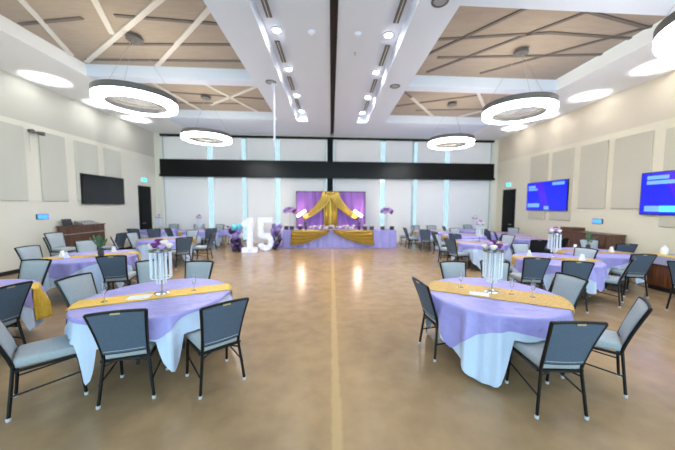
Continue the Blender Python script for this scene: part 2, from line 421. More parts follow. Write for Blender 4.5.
# screens
t = thing('mounted_screen', 'black switched-off screen on the left wall', 'screen', (XL+.06, 10.55, 1.84))
MB().box(-.015,.035,-.93,.93,0,1.02).build('bezel', M['black'], t, bevel=.008); MB().box(.0352,.037,-.91,.91,.02,1.0).build('glass_panel', M['tvoff'], t)
MB().box(-.06,-.015,-.3,.3,.3,.7).build('wall_bracket', M['dark'], t)
def bluescreen(y0, y1, z0, z1, label, bars):
    t = thing('mounted_screen', label, 'screen', (XR-.06, (y0+y1)/2, z0), 0, 'blue screens on the right wall')
    w = (y1-y0)/2; h = z1-z0
    MB().box(-.035,.015,-w,w,0,h).build('bezel', M['black'], t, bevel=.008)
    MB().box(.015,.06,-.3,.3,.3,.7).build('wall_bracket', M['dark'], t)
    MB().box(-.037,-.0352,-w+.02,w-.02,.02,h-.02).build('display', M['scr'], t)
    # v runs from far (left in view) to near
    def Q(u, v): return (-.0375, w-.02-u*(2*w-.04), .02+v*(h-.04))
    MB().add([Q(.2,1),Q(.42,1),Q(.62,0),Q(.48,0)], [(0,1,2,3)]).build('purple_graphic', M['scrp'], t)
    for u0,u1,v0,v1,k in bars:
        o = MB().add([Q(u0,v0),Q(u1,v0),Q(u1,v1),Q(u0,v1)], [(0,1,2,3)]); o.v = [(x-.0005,y,z) for x,y,z in o.v]
        o.build('text_bar', M['scrt' if k == 0 else 'scrc'], t)
bluescreen(9.28, 11.3, 1.7, 2.83, 'wall screen showing blue graphics, the farther one on the right wall', [(.04,.24,.8,.9,0),(.04,.3,.72,.78,0),(.03,.36,.1,.24,0),(.48,.6,.02,.14,0),(.66,.94,.86,.96,0)])
bluescreen(4.96, 6.98, 1.65, 2.75, 'wall screen showing blue graphics, cut by the right picture edge', [(.06,.3,.84,.93,0),(.06,.46,.72,.81,0),(.05,.22,.06,.2,0),(.22,.7,.06,.2,1)])

# doors, signs, touch panels
def door(nm, X, s, y0, y1):
    d = struct(nm, MB().box(*sorted((X, X+s*.03)), y0, y1, 0, 2.66), M['black'])
    MB().box(*sorted((X+s*.031, X+s*.05)), y0+.06, y1-.06, .03, 2.6).build('door_leaf', M['blackm'], d)
    MB().tube([(X+s*.05,y0+.14,1.02),(X+s*.1,y0+.14,1.02),(X+s*.1,y0+.28,1.02)], .012).build('door_handle', M['sil'], d)
door('door_1', XL, 1, 12.4, 13.2); door('door_2', XR, -1, 12.14, 13.05)
def exitsign(X, s, y, z, label):
    t = thing('exit_sign', label, 'exit sign', (X, y, z), 0, 'exit signs')
    MB().box(*sorted((0, s*.06)), -.17, .17, -.1, .1).build('housing', M['blind'], t)
    MB().box(*sorted((s*.0605, s*.064)), -.15, .15, -.08, .08).build('face', M['exit'], t)
exitsign(XL, 1, 12.75, 2.92, 'lit green exit sign over the left black door'); exitsign(XR, -1, 12.62, 2.88, 'lit green exit sign over the right black door')
for X, s, y, z, l in ((XL,1,8.39,1.47,'small glowing blue touch panel on the left wall'),(XR,-1,8.19,1.4,'small glowing blue touch panel on the right wall')):
    t = thing('touch_switch_panel', l, 'touch panel', (X,y,z), 0, 'wall touch panels')
    MB().box(*sorted((0, s*.03)), -.16,.16,-.075,.075).build('housing', M['dark'], t); MB().box(*sorted((s*.0305, s*.034)), -.145,.145,-.062,.062).build('screen', M['blue'], t)
t = thing('wall_speaker', 'pair of small grey wall spot speakers between two left panels', 'speaker', (XL, 8.25, 3.83))
MB().box(0,.05,-.06,.06,-.05,.05).build('bracket', M['sil'], t)
for y in (-.12,.12): MB().tube([(.05,y*.5,0),(.1,y,-.01),(.2,y*1.2,-.03)], [.02,.05,.06], 10).build('speaker_head', M['ringm'], t, smooth=True)
MB().box(0,.012,-.05,.05,-.55,-.1).build('cover_plate', M['wall'], t)

# ---------------------------------------------------------------- chairs
def make_chair():
    t = thing('banquet_chair', 'x', 'chair')
    # seat cushion
    me = MB().box(-.215,.215,-.21,.245,.415,.505)
    st = me.build('seat', M['fab'], t)
    bm = bmesh.new(); bm.from_mesh(st.data)
    for v in bm.verts:
        if v.co.y < 0: v.co.x *= .84; v.co.z -= .0
        elif v.co.z > .46: v.co.y -= .02; v.co.z -= .004
        else: v.co.x *= .97
    bmesh.ops.bevel(bm, geom=bm.edges[:], offset=.032, segments=4, profile=.5, affect='EDGES')
    for f in bm.faces: f.smooth = True
    bm.to_mesh(st.data); bm.free()
    # back frame
    def bk(u, v):   # u -1..1 across, v 0..1 up the back, on the frame's plane
        z = .44+v*.46; y = -.205-.155*v**1.15; x = (.172+.044*v**1.5)*u
        return Vector((x, y-.012*(1-u*u), z))
    f = MB()
    for s in (-1, 1): f.tube([bk(s, i/6) for i in range(7)], .0155, 6)
    f.tube([bk(u/4, 1)+Vector((0,0,.012*(1-(u/4)**2))) for u in range(-4,5)], .0145, 6)
    f.tube([bk(u/4, .09) for u in range(-4,5)], .009, 6)
    f.build('back_frame', M['frame'], t, smooth=True)
    # backrest pad in front of the frame and the cloth panel on its rear
    def slab(o0, o1, bulge):
        rows = []
        n = 9
        for j in range(n):
            r = []
            for i in range(n):
                u = -1+2*i/(n-1); v = .1+.885*j/(n-1); p = bk(u*.955, v)
                b = bulge*(1-u**4)*(1-(2*j/(n-1)-1)**4)
                if v > .9: p.z += .010*(1-u*u)
                r.append((p.x, p.y+o1+b, p.z))
            rows.append(r)
        m = MB().grid(rows)
        back = []
        for r in rows: back.append([(x, 0, z) for x, y, z in r])
        for j, r in enumerate(rows):
            for i, (x, y, z) in enumerate(r):
                u = -1+2*i/(n-1); p = bk(u*.955, .1+.885*j/(n-1)); back[j][i] = (x, p.y+o0, z)
        m.grid(back); N = n*n
        per = [i for i in range(n)]+[j*n+n-1 for j in range(1,n)]+[(n-1)*n+i for i in range(n-2,-1,-1)]+[j*n for j in range(n-2,0,-1)]
        m.f += [(per[k], per[(k+1)%len(per)], per[(k+1)%len(per)]+N, per[k]+N) for k in range(len(per))]
        return m
    slab(.001, .012, .026).build('backrest', M['fab'], t, smooth='all')
    slab(-.012, -.001, .0).build('back_panel', M['fabb'], t, smooth=True)
    MB().tube([bk(u/4*.9, .15)+Vector((0,-.0135,0)) for u in range(-4,5)], .0035, 5).build('piping', M['fab'], t)
    p = bk(0, 1); MB().box(-.035,.035,p.y-.0185,p.y-.012,p.z-.008,p.z+.006).build('handle', M['brass'], t)['label'] = 'pale hand slot at the top of the back'
    # legs
    for s in (-1, 1):
        for rear in (1, 0):
            if rear: pts = [(s*.172,-.205,.44),(s*.178,-.212,.36),(s*.213,-.245,.012)]
            else: pts = [(s*.196,.185,.415),(s*.200,.2,.36),(s*.207,.235,.012)]
            lg = MB().tube(pts, .0145, 6).build('leg', M['frame'], t, smooth=True)
            x, y, z = pts[-1]
            MB().lathe([(.017,0),(.0185,.022),(.015,.028)], 8, (x,y,0)).build('glide', M['glide'], lg)
        MB().tube([(s*.208,-.226,.2),(s*.203,.215,.24)], .008, 6).build('stretcher', M['frame'], t)
    fr = MB()
    for s in (-1, 1): fr.bar((s*.19,-.2,.405),(s*.19,.2,.405), .02, .022)
    for y in (-.2, .2): fr.bar((-.19,y,.405),(.19,y,.405), .022, .02)
    fr.tube([(-.178,-.208,.36),(-.09,-.206,.40),(.09,-.206,.40),(.178,-.208,.36)], .008, 6)
    fr.build('seat_frame', M['frame'], t)
    return t
chair0 = make_chair(); first = [True]
CG = {}
SEATS = []      # centre, facing angle, for draping the cloths over seats
def chair(x, y, fx, fy, label, group, z=0, black=False):
    rz = atan2(-fx, fy)
    if z == 0: SEATS.append((x, y, rz))
    sw = {'seat': M['fabk'], 'backrest': M['fabk'], 'back_panel': M['fabk']} if black else None
    if first[0]:
        first[0] = False; chair0.location = (x,y,z); chair0.rotation_euler.z = rz; chair0['label'] = label; chair0['group'] = group
        kids(chair0); [kids(c) for c in kids(chair0)]
        return chair0
    return dup(chair0, (x,y,z), rz, label, group, sw)

G = 'chairs at the front left table'
chair(-1.95,2.77,-.28,.96,'grey banquet chair nearest the camera at the front left table, its back to us', G)
chair(-1.23,2.885,-.65,.76,'grey banquet chair on the aisle side of the front left table', G)
chair(-2.67,2.68,.75,.66,'grey banquet chair cut by the left edge, its pale seat facing right', G)
chair(-2.93,3.62,1,-.12,'grey banquet chair on the wall side of the front left table, front showing', G)
chair(-2.15,4.22,0,-1,'grey banquet chair behind the front left table, nearer the aisle', G)
chair(-2.8,4.36,.45,-.9,'grey banquet chair behind the front left crystal centrepiece', G)
G = 'chairs at the front right table'
chair(2.02,2.40,.08,1,'grey banquet chair nearest the camera at the front right table, its back to us', G)
chair(2.80,2.70,-.75,.66,'grey banquet chair angled on the right of the front right table', G)
chair(1.45,3.31,.99,.1,'grey banquet chair seen edge-on at the aisle end of the front right table', G)
chair(2.03,4.08,0,-1,'grey banquet chair behind the front right table, nearer the aisle', G)
chair(2.62,4.12,-.4,-.9,'grey banquet chair behind the front right crystal centrepiece', G)
chair(2.87,3.43,-1,-.1,'pale banquet chair at the right end of the front right table, front showing', G)
G = 'chairs at the second right table'
chair(3.81,5.08,.22,.98,'dark-backed banquet chair before the second right table, the left of two', G)
chair(4.35,4.72,.42,.9,'dark-backed banquet chair before the second right table, the right of two', G)
chair(5.42,5.72,-.92,-.35,'grey banquet chair at the far right side of the second right table', G)
chair(4.76,6.3,-.05,-1,'blue-grey banquet chair facing us behind the second right table', G)
chair(3.92,6.02,.8,-.6,'banquet chair at the aisle side of the second right table', G)
chair(5.3,4.95,-.6,.8,'grey banquet chair seen edge-on between the second right and the counter tables', G)
G = 'chairs at the counter-side right table'
chair(6.26,5.4,.2,.98,'dark-backed banquet chair standing left of the wood-fronted counter', G)
chair(7.6,6.85,.3,.95,'dark banquet chair by the right wall beyond the wood-fronted counter', G)
chair(7.2,7.12,-.5,-.85,'pale banquet chair before the low end of the wooden credenza', G)
chair(6.3,4.36,.93,.35,'blue-grey banquet chair cut by the right picture edge', 'chair at the right edge')
G = 'chairs at the first aisle table behind the front right table'
chair(3.72,7.78,.93,.35,'grey banquet chair on the aisle side of the table behind the front right one', G)
chair(3.75,8.6,.8,-.5,'banquet chair on the far side of the table behind the front right one', G)
chair(5.5,8.55,-.9,-.35,'banquet chair on the wall side of the table behind the front right one', G)
G = 'chairs at the middle aisle table on the right'
chair(4.45,9.25,.75,.6,'banquet chair on the aisle side between the two nearest right aisle tables', G)
chair(4.1,9.85,.97,.2,'grey banquet chair on the aisle side of the middle right aisle table', G)
chair(5.2,11.0,-.1,-1,'banquet chair on the far side of the middle right aisle table', G)
chair(5.85,10.7,-.8,-.6,'banquet chair on the wall side of the middle right aisle table', G)
chair(5.75,9.4,-.6,.8,'banquet chair with its back to us at the middle right aisle table', G)
G = 'chairs at the farthest aisle table on the right'
chair(3.5,11.6,1,.05,'banquet chair nearest the aisle at the farthest right aisle table', G)
chair(4.1,12.62,.2,-1,'banquet chair facing us behind the farthest right aisle table, left one', G)
chair(4.75,12.62,-.2,-1,'banquet chair facing us behind the farthest right aisle table, right one', G)
chair(3.9,10.9,.6,.8,'banquet chair on the near side of the farthest right aisle table', G)

G = 'chairs at the right back-wall table'
chair(6.3,11.35,.2,1,'banquet chair with its back to us at the right back-wall table', G)
chair(6.85,13.15,-.1,-1,'banquet chair against the blinds at the right back-wall table', G)
chair(5.6,12.5,1,-.1,'banquet chair on the aisle side of the right back-wall table', G)
G = 'chairs at the right doorway table'
chair(6.35,10.5,.9,.3,'banquet chair on the aisle side of the table by the right door', G)
chair(7.8,11.4,-.65,-.75,'banquet chair on the far side of the table by the right door', G)
chair(6.3,9.9-.35,.9,-.4,'grey banquet chair left of the table before the credenza', 'grey chair at the credenza table')
G = 'black chairs before the credenza table'
chair(6.85,8.1,.05,1,'black chair before the wooden credenza, right of the crystal stand', G, black=True)
chair(5.9,7.7,.2,1,'black chair left of the crystal stand before the credenza', G, black=True)
G = 'chairs at the left edge table'
chair(-3.97,3.28,-1,.1,'dark blue-backed chair at the left edge, behind the pale-seated one', G)
chair(-4.85,4.43,.05,-1,'bright blue-grey chair beyond the table cut by the left edge', G)
chair(-5.6,4.35,.75,-.65,'banquet chair barely in frame at the left edge beside the wall', G)
G = 'chairs at the table before the wooden bar'
chair(-4.04,5.45,-.3,.95,'grey banquet chair with its back to us before the green plant table', G)
chair(-4.12,6.3,-1,-.1,'banquet chair at the aisle end of the green plant table, facing left', G)
chair(-6.25,6.28,.98,-.15,'banquet chair at the wall end of the green plant table', G)
chair(-6.0,7.1,.7,-.75,'banquet chair facing us at the foot of the wooden bar', G)
G = 'stacked chairs near the left wall'
chair(-7.5,8.1,.96,-.25,'beige-grey banquet chair beside the wooden bar, lower of two stacked', G)
chair(-7.47,8.1,.96,-.25,'beige-grey banquet chair beside the wooden bar, upper of two stacked', G, z=.115)
chair(-7.1,9.3,-1,.1,'dark chair against the far end of the wooden bar', 'lone chair by the bar')
G = 'chairs at the left table behind the crystal stand'
chair(-6.2,9.35,1,-.1,'banquet chair on the wall side of the table behind the left crystal stand', G)
chair(-5.95,8.35,.8,.6,'banquet chair at the near wall-side corner of the table behind the left crystal stand', G)
chair(-4.42,8.28,-.72,.7,'blue-backed banquet chair before the table behind the left crystal stand', G)
chair(-4.2,9.15,-1,-.1,'banquet chair on the aisle side of the table behind the left crystal stand', G)
chair(-5.1,10.02,-.05,-1,'banquet chair facing us behind the table behind the left crystal stand', G)
G = 'chairs at the left corner table'
chair(-7.55,11.25,0,1,'dark banquet chair before the left corner table, the one nearer the door', G)
chair(-6.95,11.3,-.35,.95,'dark banquet chair before the left corner table, the one nearer the aisle', G)
chair(-7.45,13.12,0,-1,'banquet chair behind the left corner table, under the blinds', G)
G = 'chairs at the table left of the marquee number one'
chair(-4.98,11.45,-.62,.78,'dark banquet chair before the table left of the marquee number one, aisle side', G)
chair(-6.2,11.4,.5,.85,'dark banquet chair before the table left of the marquee number one, wall side', G)
chair(-6.15,13.05,.3,-.95,'banquet chair behind the table left of the marquee number one, nearer the corner', G)
chair(-5.35,13.05,-.2,-1,'banquet chair behind the table left of the marquee number one, nearer the balloons', G)
chair(-4.4,12.75,0,-1,'banquet chair behind the small flower table', 'chair at the small flower table')
chair(3.42,12.45,-1,.1,'banquet chair standing at the right end of the head table', 'chair at the head table')

# ---------------------------------------------------------------- round tables
R = .76; ZT = .745
def edge_limit(cx, cy):
    """per-angle limit on how far a cloth may fall: it lies on seats pushed under the table"""
    n = 180; lim = [10.]*n
    for k in range(n):
        a = 2*pi*k/n
        for x, y, rz in SEATS:
            if (x-cx)**2+(y-cy)**2 > 2.2: continue
            for rr in (R-.01, R+.03, R+.07, R+.11):
                px, py = cx+rr*cos(a)-x, cy+rr*sin(a)-y
                u = px*cos(rz)+py*sin(rz); v = -px*sin(rz)+py*cos(rz)
                if abs(u) < .21 and -.4 < v < .2: lim[k] = min(lim[k], .235)
    out = []
    for k in range(n):
        m = 10
        for d in range(-4, 5): m = min(m, lim[(k+d)%n]+max(0, abs(d)-1)*.14)
        out.append(m)
    return out
def folds(seed):
    rnd = random.Random(seed); ph = [rnd.uniform(0, 6.28) for _ in range(4)]; nf = 17+seed % 4
    return lambda a: (sin(nf*a+ph[0])+.6*sin((nf*.6)//1*a+ph[1])+.5*sin((nf*1.7)//1*a+ph[2]))
def fall(a, s, fo, lk, zt, off, amp):
    """where cloth lies after s metres beyond the table edge: radius and height"""
    c = .02; f = fo(a)*amp*min(1, s/.25)*(.4 if lk < 1 else 1)
    if s < c*1.57: r = R+off+c*sin(s/c)-.012; z = zt-c*(1-cos(s/c))
    else: r = R+off+c-.012+.06*(s-c*1.57); z = zt-c-(s-c*1.57)
    return r+max(f, -.02*min(1, s/.1)), max(z, .006)
def cloth(half, rot, zt, off, lim, seed, amp=.05, maxdrop=.74, cap=9):
    n = 180; rows = []; drops = []; fo = folds(seed)
    for k in range(n):
        a = 2*pi*k/n; b = a-rot
        e = half/max(abs(cos(b)), abs(sin(b)))
        drops.append(max(.045, min(e-R, maxdrop-.02, lim[k], cap)))
    sm = [min(sum(drops[(k+i)%n] for i in (-1,0,1))/3, lim[k]+.01) for k in range(n)]
    for fr in (0., .5, .9):
        rows.append([(R*fr*cos(2*pi*k/n), R*fr*sin(2*pi*k/n), zt) for k in range(n+1)])
    T = 18
    for j in range(T+1):
        r_ = []
        for k in range(n+1):
            kk = k % n; a = 2*pi*kk/n
            r, z = fall(a, j/T*sm[kk], fo, lim[kk], zt, off, amp); r_.append((r*cos(a), r*sin(a), z))
        rows.append(r_)
    return MB().grid(rows)
def runner(ang, w, length, zt, off, lim, seed, amp=.05):
    rows = []; n = 90; m = 12; fo = folds(seed)
    for i in range(n+1):
        u = -length/2+length*i/n; r_ = []
        for j in range(m+1):
            v = -w/2+w*j/m; u0 = sqrt(R*R-v*v)
            px, py = u, v; z = zt
            if abs(u) > u0:
                aa = atan2(v, math.copysign(u0, u))+ang; k = int(round(aa/(2*pi)*180)) % 180
                s = min(abs(u)-u0, lim[k]-.01)
                r, z = fall(aa, s, fo, lim[k], zt, off, amp)
                px = math.copysign(u0, u)*r/R; py = v*r/R
            r_.append((px*cos(ang)-py*sin(ang), px*sin(ang)+py*cos(ang), z))
        rows.append(r_)
    return MB().grid(rows)

# name, x, y, words for the table, cloth rotation, runner angle, runner colour
TABLES = [   # white cloth turn, lilac turn, lilac half width, runner angle, colour, width, length
 ('T1',-2.05,3.35,'the front left table', .23, 1.27, .73, radians(24), 'gold', .31, 1.66),
 ('T3',2.02,3.27,'the front right table', .19, 1.29, .92, radians(-30), 'goldb', .52, 1.6),
 ('T4',4.7,5.45,'the second right table with two dark chairs in front', .3, 1.1, .9, radians(-18), 'goldb', .33, 1.9),
 ('T5',4.55,8.15,'the table behind the front right one', .5, .9, .88, radians(0), 'goldb', .36, 1.9),
 ('T6',6.4,6.25,'the right table beside the wood-fronted counter', .8, 1.6, .88, radians(-15), 'goldb', .33, 1.9),
 ('T7',7.2,10.75,'the table by the right door', .4, 1.2, .85, radians(-40), 'gold', .36, 2.3),
 ('T7b',6.9,9.15,'the table before the wooden credenza', .2, 1.0, .85, radians(-20), 'goldb', .34, 1.9),
 ('A',4.4,11.7,'the farthest right aisle table', .6, 1.4, .85, radians(8), 'goldb', .36, 1.9),
 ('B',5.0,10.1,'the middle right aisle table', .1, .9, .85, radians(5), 'goldb', .36, 1.9),
 ('C',6.6,12.3,'the right back-wall table', .5, 1.3, .85, radians(0), None, .3, 2),
 ('T0',-4.55,3.4,'the table cut by the left edge', .6, 1.3, .85, radians(34), 'gold', .34, 2.4),
 ('T2',-5.02,6.03,'the table before the wooden bar', .15, .9, .82, radians(28), 'gold', .3, 2.2),
 ('T8',-5.2,9.0,'the table behind the left crystal stand', .5, 1.3, .85, radians(10), 'goldb', .36, 1.9),
 ('T9',-7.4,12.25,'the left corner table', .3, 1.1, .85, radians(15), None, .3, 2),
 ('T10',-5.7,12.2,'the table left of the marquee number one', .7, 1.5, .85, radians(50), 'gold', .3, 2.2),
]
def make_table():
    t = thing('round_table', 'x', 'table')
    MB().lathe([(R-.01,.715),(R,.72),(R,.738),(R-.01,.742)], 64).build('tabletop', M['ltop'], t, smooth=True)
    for k in range(4):
        a = pi/4+k*pi/2
        MB().tube([(.2*cos(a),.2*sin(a),.715),(.24*cos(a),.24*sin(a),.0)], .016, 8).build('leg', M['dark'], t)
    MB().bar((-.15,-.15,.66),(.15,.15,.66), .03, .05).bar((-.15,.15,.66),(.15,-.15,.66), .03, .05).build('leg_brace', M['dark'], t)
    return t
tab0 = make_table()
TP = {}
for i, (key,x,y,w,cr,lr,lh,ra,rc,rw,rl) in enumerate(TABLES):
    TP[key] = (x, y)
    l = 'round banquet table, '+w
    if i == 0: tab0.location = (x,y,0); tab0['label'] = l; tab0['group'] = 'round banquet tables'
    else: dup(tab0, (x,y,0), 0, l, 'round banquet tables')
    lim = edge_limit(x, y)
    o = cloth(1.18, cr, ZT, .004, lim, i).build('white_tablecloth', M['white'], None, smooth='all', loc=(x,y,0))
    tag(o, 'white floor-length under-cloth of '+w, 'tablecloth', 'white under-cloths')
    lim2 = [min(a, 10)-.012 if a < 5 else a for a in lim]
    o = cloth(lh, lr, ZT+.007, .014, lim2, i, cap=.5).build('lilac_overlay', M['lilac'], None, smooth='all', loc=(x,y,0))
    tag(o, 'lilac satin overlay on '+w, 'tablecloth', 'lilac overlays')
    if rc:
        o = runner(ra, rw, rl, ZT+.013, .026, lim2, i).build('table_runner', M[rc], None, smooth='all', loc=(x,y,0), solid=.003)
        tag(o, 'gold sequin runner across '+w, 'table runner', 'gold runners')

# ---------------------------------------------------------------- centrepieces
ZS = ZT+.0152
def flower(r, c, seed):
    rnd = random.Random(seed); m = MB().ball(c, r*.62, 8, 5)
    for ring_, n, tilt, rr in ((0,5,.5,.75),(1,7,1.05,1.)):
        for k in range(n):
            a = 2*pi*(k+.4*ring_)/n+rnd.uniform(-.15,.15)
            d = Vector((cos(a)*sin(tilt), sin(a)*sin(tilt), cos(tilt)))
            p = Vector(c)+d*r*rr*.75; s = Vector((-sin(a), cos(a), 0)); u = Vector((cos(a)*cos(tilt), sin(a)*cos(tilt), -sin(tilt)))
            q = r*.5
            m.add([p-s*q-u*q*.6, p+s*q-u*q*.6, p+s*q*.9+u*q*.5+d*q*.2, p+u*q*.95+d*q*.1, p-s*q*.9+u*q*.5+d*q*.2, p+d*q*.3], [(0,1,5),(1,2,5),(2,3,5),(3,4,5),(4,0,5)])
    return m
def make_centre():
    t = thing('crystal_centrepiece', 'x', 'centrepiece')
    MB().lathe([(.085,0),(.085,.008),(.03,.02),(.012,.04)], 28).build('base', M['chrome'], t, smooth=True)
    MB().tube([(0,0,.03),(0,0,.52)], .009, 8).build('stem', M['chrome'], t, smooth=True)
    MB().lathe([(.02,.505),(.115,.51),(.12,.52),(.115,.53),(0,.53)], 28).build('top_plate', M['chrome'], t, smooth=True)
    for k in range(12):
        a = 2*pi*k/12; m = MB(); x, y = .105*cos(a), .105*sin(a)
        for j in range(12): m.ball((x, y, .495-j*.026), .0125, 6, 4, (1,1,1.1))
        m.build('crystal_strand', M['crys'], t, smooth='all')
    for k in range(8):
        a = 2*pi*k/8+.2; m = MB(); x, y = .05*cos(a), .05*sin(a)
        for j in range(15): m.ball((x, y, .5-j*.026), .0115, 6, 4, (1,1,1.15))
        m.build('inner_strand', M['crys'], t, smooth='all')
    MB().lathe([(.1,.185),(.112,.19),(.112,.2),(.1,.2)], 28, closed=True).build('bead_ring', M['crys'], t, smooth=True)
    cols = ['fw','fp','fl','fw','fl','fw','fp','fl','fw']
    pos = [(-.085,-.03,.575),(-.02,-.07,.59),(.055,-.06,.57),(.095,.01,.58),(.05,.07,.59),(-.03,.08,.57),(-.01,0,.63),(-.06,.03,.61),(.045,.0,.615)]
    for k, (p, c) in enumerate(zip(pos, cols)):
        flower(.05, p, k).build('flower', M[c], t)
    lf = MB()
    for k in range(7):
        a = k*.9; d = Vector((cos(a), sin(a), -.2)); s = Vector((-sin(a), cos(a), 0)); p = Vector((0,0,.555))
        lf.add([p+d*.06, p+d*.11+s*.025, p+d*.16, p+d*.11-s*.025], [(0,1,2,3)])
    lf.build('leaves', M['leaf'], t)
    return t
cen0 = make_centre()
kids(cen0); [kids(c) for c in kids(cen0)]
cen = [('T1',.0,.05,'crystal and flower centrepiece on the front left table'),('T3',0,.02,'crystal and flower centrepiece on the front right table'),
       ('T4',0,.05,'crystal centrepiece on the second right table, black chairs behind it'),('T5',.05,.1,'crystal centrepiece on the table behind the front right one'),
       ('T9',.0,0,'crystal centrepiece on the left corner table'),('T10',0,0,'crystal centrepiece on the table left of the marquee number one'),
       ('C',0,0,'crystal centrepiece on the right back-wall table')]
for i, (k_, dx, dy, l) in enumerate(cen):
    x, y = TP[k_]; p = (x+dx, y+dy, ZS)
    if i == 0: cen0.location = p; cen0['label'] = l; cen0['group'] = 'crystal centrepieces'
    else: dup(cen0, p, i*.7, l, 'crystal centrepieces')

# place cards, glasses and napkins
def card(x, y, rz, label):
    t = MB().box(-.11,.11,-.07,.07,0,.004).build('menu_card', M['paper'], None, loc=(x,y,ZS), rotz=rz); tag(t, label, 'card', 'white cards on the front tables')
card(-2.22, 3.26, .3, 'white paper card beside the front left centrepiece'); card(1.82, 3.22, -.5, 'white paper card beside the front right centrepiece')
def make_flute():
    t = thing('champagne_flute', 'x', 'glass')
    MB().lathe([(.03,0),(.03,.004),(.006,.01)], 14).build('foot', M['glass'], t, smooth=True)
    MB().tube([(0,0,.008),(0,0,.075)], .004, 6).build('stem', M['glass'], t, smooth=True)
    MB().lathe([(.005,.075),(.02,.1),(.025,.15),(.022,.21),(.0205,.21),(.0235,.15),(.018,.1),(.0,.08)], 14).build('bowl', M['glass'], t, smooth=True)
    return t
fl0 = make_flute()
fs = [(-2.5,3.12,'clear champagne flute by the card on the front left table'),(-1.72,3.5,'clear champagne flute right of the front left centrepiece'),(1.72,3.5,'clear champagne flute left of the front right centrepiece'),(2.22,3.2,'clear champagne flute just right of the front right centrepiece'),(2.4,3.08,'clear champagne flute at the right end of the front right runner')]
for i, (x,y,l) in enumerate(fs):
    if i == 0: fl0.location = (x,y,ZS); fl0['label'] = l; fl0['group'] = 'champagne flutes'; kids(fl0); [kids(c) for c in kids(fl0)]
    else: dup(fl0, (x,y,ZS), 0, l, 'champagne flutes')
def make_napkin():
    return tag(MB().prism([(-.05,0),(.05,0),(.012,.13),(-.012,.13)], -.03, .03).build('folded_napkin', M['paper'], None, bevel=.006), 'x', 'napkin')
nap0 = make_napkin()
ns = [(-5.45,5.85,'white folded napkin at the wall end of the green plant table'),(-5.25,5.72,'white folded napkin nearest the plant vase'),(-4.9,6.45,'white folded napkin behind the plant vase'),(4.35,5.75,'white folded napkin at the left of the second right table'),(5.05,5.2,'white folded napkin at the right of the second right table'),
      (6.2,6.6,'white folded napkin behind the tall vase on the counter-side table'),(6.75,6.2,'white folded napkin nearest the counter')]
for i, (x,y,l) in enumerate(ns):
    o = nap0
    if i: o = nap0.copy(); COL.objects.link(o)
    o.location = (x,y,ZS); o['label'] = l; o['group'] = 'folded napkins'; o.rotation_euler.z = i*.8
def plant(x, y, z, label, n=14, h=.3, col='leaf', vase='dark'):
    t = thing('potted_plant', label, 'plant', (x,y,z))
    MB().lathe([(.04,0),(.055,.05),(.045,.14),(.05,.16),(.045,.16),(.04,.13)], 16).build('vase', M[vase], t, smooth=True)
    rnd = random.Random(int(x*100)); m = MB(); st = MB()
    for k in range(n):
        a = rnd.uniform(0,6.28); b = rnd.uniform(.1,.7); L_ = h*rnd.uniform(.6,1)
        tip = Vector((cos(a)*sin(b)*L_, sin(a)*sin(b)*L_, .15+cos(b)*L_)); p0 = Vector((0,0,.14))
        st.tube([p0, tip], .003, 4); d = (tip-p0).normalized(); s = d.cross(Vector((0,0,1))); s = s.normalized() if s.length > .01 else Vector((1,0,0))
        for f in (.55,.8,1.):
            c = p0+(tip-p0)*f; q = .035
            m.add([c-d*q, c+s*q*.8+Vector((0,0,.01)), c+d*q*1.2, c-s*q*.8], [(0,1,2,3)])
    st.build('stems', M['leaf'], t); m.build('foliage', M[col], t)
plant(-4.78,5.95,ZS,'green leafy plant in a dark vase before the wooden bar', 22, .28)
plant(6.3,6.35,ZS,'slim dark vase of green leaves on the counter-side right table', 10, .32)

# small flower table beside the balloons
t = thing('pedestal_table', 'small round flower table beside the left balloon column', 'table', (-4.42,12.02,0))
MB().lathe([(.33,.72),(.34,.73),(.33,.745)], 32).build('tabletop', M['ltop'], t)
for k in range(3):
    a = k*2.09+.5; MB().tube([(.1*cos(a),.1*sin(a),.72),(.26*cos(a),.26*sin(a),0)], .014).build('leg', M['goldsat'], t)
Rs = R; R = .34
o = cloth(.5,0,.747,.004,[10.]*180,91,.02,.3).build('lilac_overlay', M['lilac'], None, smooth='all', loc=(-4.42,12.02,0)); tag(o, 'short lilac cloth on the small flower table', 'tablecloth')
R = Rs
def bouquet(x, y, z, label, cols, n=9, r=.05, spread=.13):
    t = thing('flower_bowl', label, 'flowers', (x,y,z)); rnd = random.Random(n)
    MB().lathe([(.05,0),(.09,.05),(.1,.09),(.09,.09)], 16).build('bowl', M['chrome'], t, smooth=True)
    for k in range(n):
        a = 2.4*k; rr = spread*sqrt(k/n); flower(r, (rr*cos(a), rr*sin(a), .12+.05*(1-k/n)), k).build('flower', M[cols[k % len(cols)]], t)
bouquet(-4.42,12.02,.755,'bowl of purple flowers on the small flower table',['fp','fl','fp','fw'])

